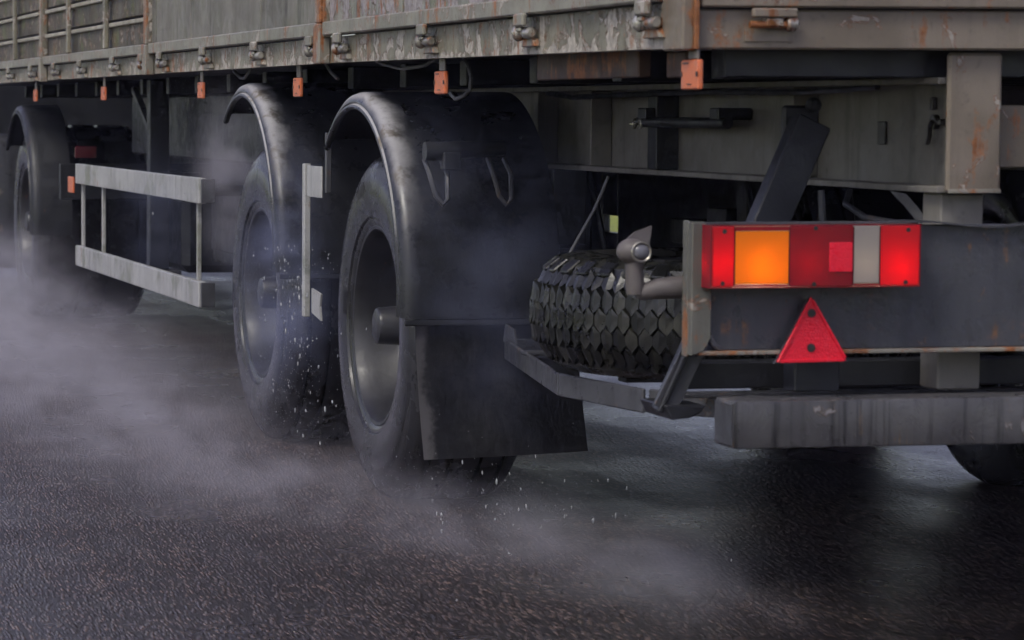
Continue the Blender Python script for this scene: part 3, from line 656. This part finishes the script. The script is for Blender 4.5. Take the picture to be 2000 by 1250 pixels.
# ------------------------------------------------------------------ spray
def spray_material(name, col):
    t = NT(name)
    tc = t.n('ShaderNodeTexCoord', 3); ln = t.n('ShaderNodeVectorMath', 1, props={'operation': 'LENGTH'}, i0=tc)
    fall = t.ramp(ln, 1.0, .0); fall = t.math('MULTIPLY', fall, fall)
    nz = t.noise(t.pos((1, .5, 1.2)), 4.5, 2, .7)
    dens = t.math('MULTIPLY', fall, t.ramp(nz, .32, .72))
    obi = t.t.nodes.new('ShaderNodeObjectInfo')                    # the object's own alpha carries its density
    dens = t.math('MULTIPLY', dens, obi.outputs['Alpha'])
    pv = t.n('ShaderNodeVolumePrincipled', Color=col, Density=t.math('MULTIPLY', dens, 10.0), Anisotropy=.2)
    t.t.links.new(pv, t.out.inputs['Volume']); return t.m
M['spray'] = spray_material('water_spray', (.90, .87, .96)); M['veil'] = spray_material('blue_tinted_mist', (.62, .68, 1.0))  # second mist is tinted: bluish light is put into its scatter colour
def spray(c, r, dens, label, mat='spray'):
    b = bmesh.new(); bmesh.ops.create_icosphere(b, subdivisions=3, radius=1.0)
    o = obj('spray', b, mat); o.location = c; o.scale = r; o.color = (1, 1, 1, dens); tag(o, label, kind='stuff')
spray((2.24, 11.18, .93), (.22, .44, .55), .62, 'puff of fine mist rising over the front running wheel')
spray((2.00, 11.5, .75), (.24, .7, .45), .05, 'thin mist drifting over the side guard end', 'veil')
spray((2.12, 9.75, .62), (.26, .60, .65), .30, 'thin mist between the two running wheels', 'veil')
spray((1.7, 13.4, .10), (1.3, 4.6, .46), .12, 'low mist drifting over the road between trailer and towing truck')
spray((1.75, 10.4, .06), (1.0, 2.4, .34), .14, 'low mist rolling off the front running wheel')
spray((1.95, 8.9, .03), (.75, 1.5, .22), .17, 'low spray boiling along the rear running wheel')
spray((2.25, 7.9, .03), (.55, 1.2, .22), .22, 'spray thrown back under the flap')
spray((2.45, 7.0, .03), (.45, 1.1, .20), .18, 'faint trail of spray on the road behind the flap')
spray((3.0, 13.4, .75), (.9, 2.6, .65), .03, 'thin dark mist filling the space under the bed', 'veil')
spray((2.0, 16.2, .25), (.6, 2.4, .50), .15, 'spray around the towing truck wheel')
spray((2.35, 8.05, .75), (.50, .45, .85), .10, 'faint veil of mist behind the rear mudguard', 'veil')
# flying drops
b = bmesh.new()
def drop(c, r, st):
    q = bmesh.new(); bmesh.ops.create_icosphere(q, subdivisions=1, radius=r)
    m = Matrix.Translation(c) @ Matrix.Rotation(random.uniform(-.5, .5), 4, 'X') @ Matrix.Diagonal((1, 1, st, 1))
    for v in q.verts: v.co = m @ v.co
    vm = {v: b.verts.new(v.co) for v in q.verts}
    for f in q.faces: b.faces.new([vm[v] for v in f.verts])
    q.free()
R_ = random
def size(): return .0007 + .0026*R_.random()**3
for _ in range(300): drop(Vector((2.12 + R_.uniform(-.06, .1), 9.62 + R_.gauss(0, .17), .72 - abs(R_.gauss(0, .30)))), size(), R_.uniform(1.2, 4))
for _ in range(90): drop(Vector((2.2 + R_.uniform(-.1, .5), 8.0 + R_.gauss(0, .16), abs(R_.gauss(.06, .1)) + .02)), size(), R_.uniform(1.2, 4))
for _ in range(90): drop(Vector((R_.uniform(1.8, 2.7), R_.uniform(6.6, 12.5), abs(R_.gauss(0, .25)) + .02)), size(), R_.uniform(1.2, 3))
def fleck(c, r):                                                   # the finest drops, as octahedra
    v = [b.verts.new((c[0]+dx*r, c[1]+dy*r, c[2]+dz*r)) for dx, dy, dz in ((1,0,0),(-1,0,0),(0,1,0),(0,-1,0),(0,0,1.6),(0,0,-1.6))]
    for p, q, w_ in ((0,2,4),(2,1,4),(1,3,4),(3,0,4),(2,0,5),(1,2,5),(3,1,5),(0,3,5)): b.faces.new((v[p], v[q], v[w_]))
for n_, c, sg_ in ((1500, (2.05, 10.65, .95), (.08, .22, .22)), (1500, (2.1, 9.75, .62), (.08, .22, .28)), (1600, (1.95, 10.0, .10), (.22, .5, .09)),
                   (1600, (2.1, 8.5, .06), (.25, .4, .06)), (1200, (2.35, 7.6, .05), (.25, .45, .05)), (900, (1.9, 12.5, .12), (.3, .9, .1))):
    for _ in range(n_):
        q = [R_.gauss(c[k], sg_[k]) for k in range(3)]
        if q[2] > .005: fleck(q, R_.uniform(.0004, .0010))
M['drop'] = plain('flying_water', (.88, .9, .93), .06, Transmission_Weight=.55, IOR=1.33)
o = obj('water_drops', b, 'drop', None, True, False); tag(o, 'white flying water drops thrown up by the wheels', kind='stuff')

# ------------------------------------------------------------------ wet air
t = NT('blue_tinted_air'); pv = t.n('ShaderNodeVolumePrincipled', Color=(.6, .65, 1.0), Density=.0010, Anisotropy=.0); t.t.links.new(pv, t.out.inputs['Volume']); M['haze'] = t.m  # bluish light put into the haze colour, lifts the dark parts
o = obj('haze', box(-302, 302, -202, 502, -1.1, 4.3, 0), 'haze'); tag(o, 'thin wet air around the trailer, given a blue light tint', kind='stuff')
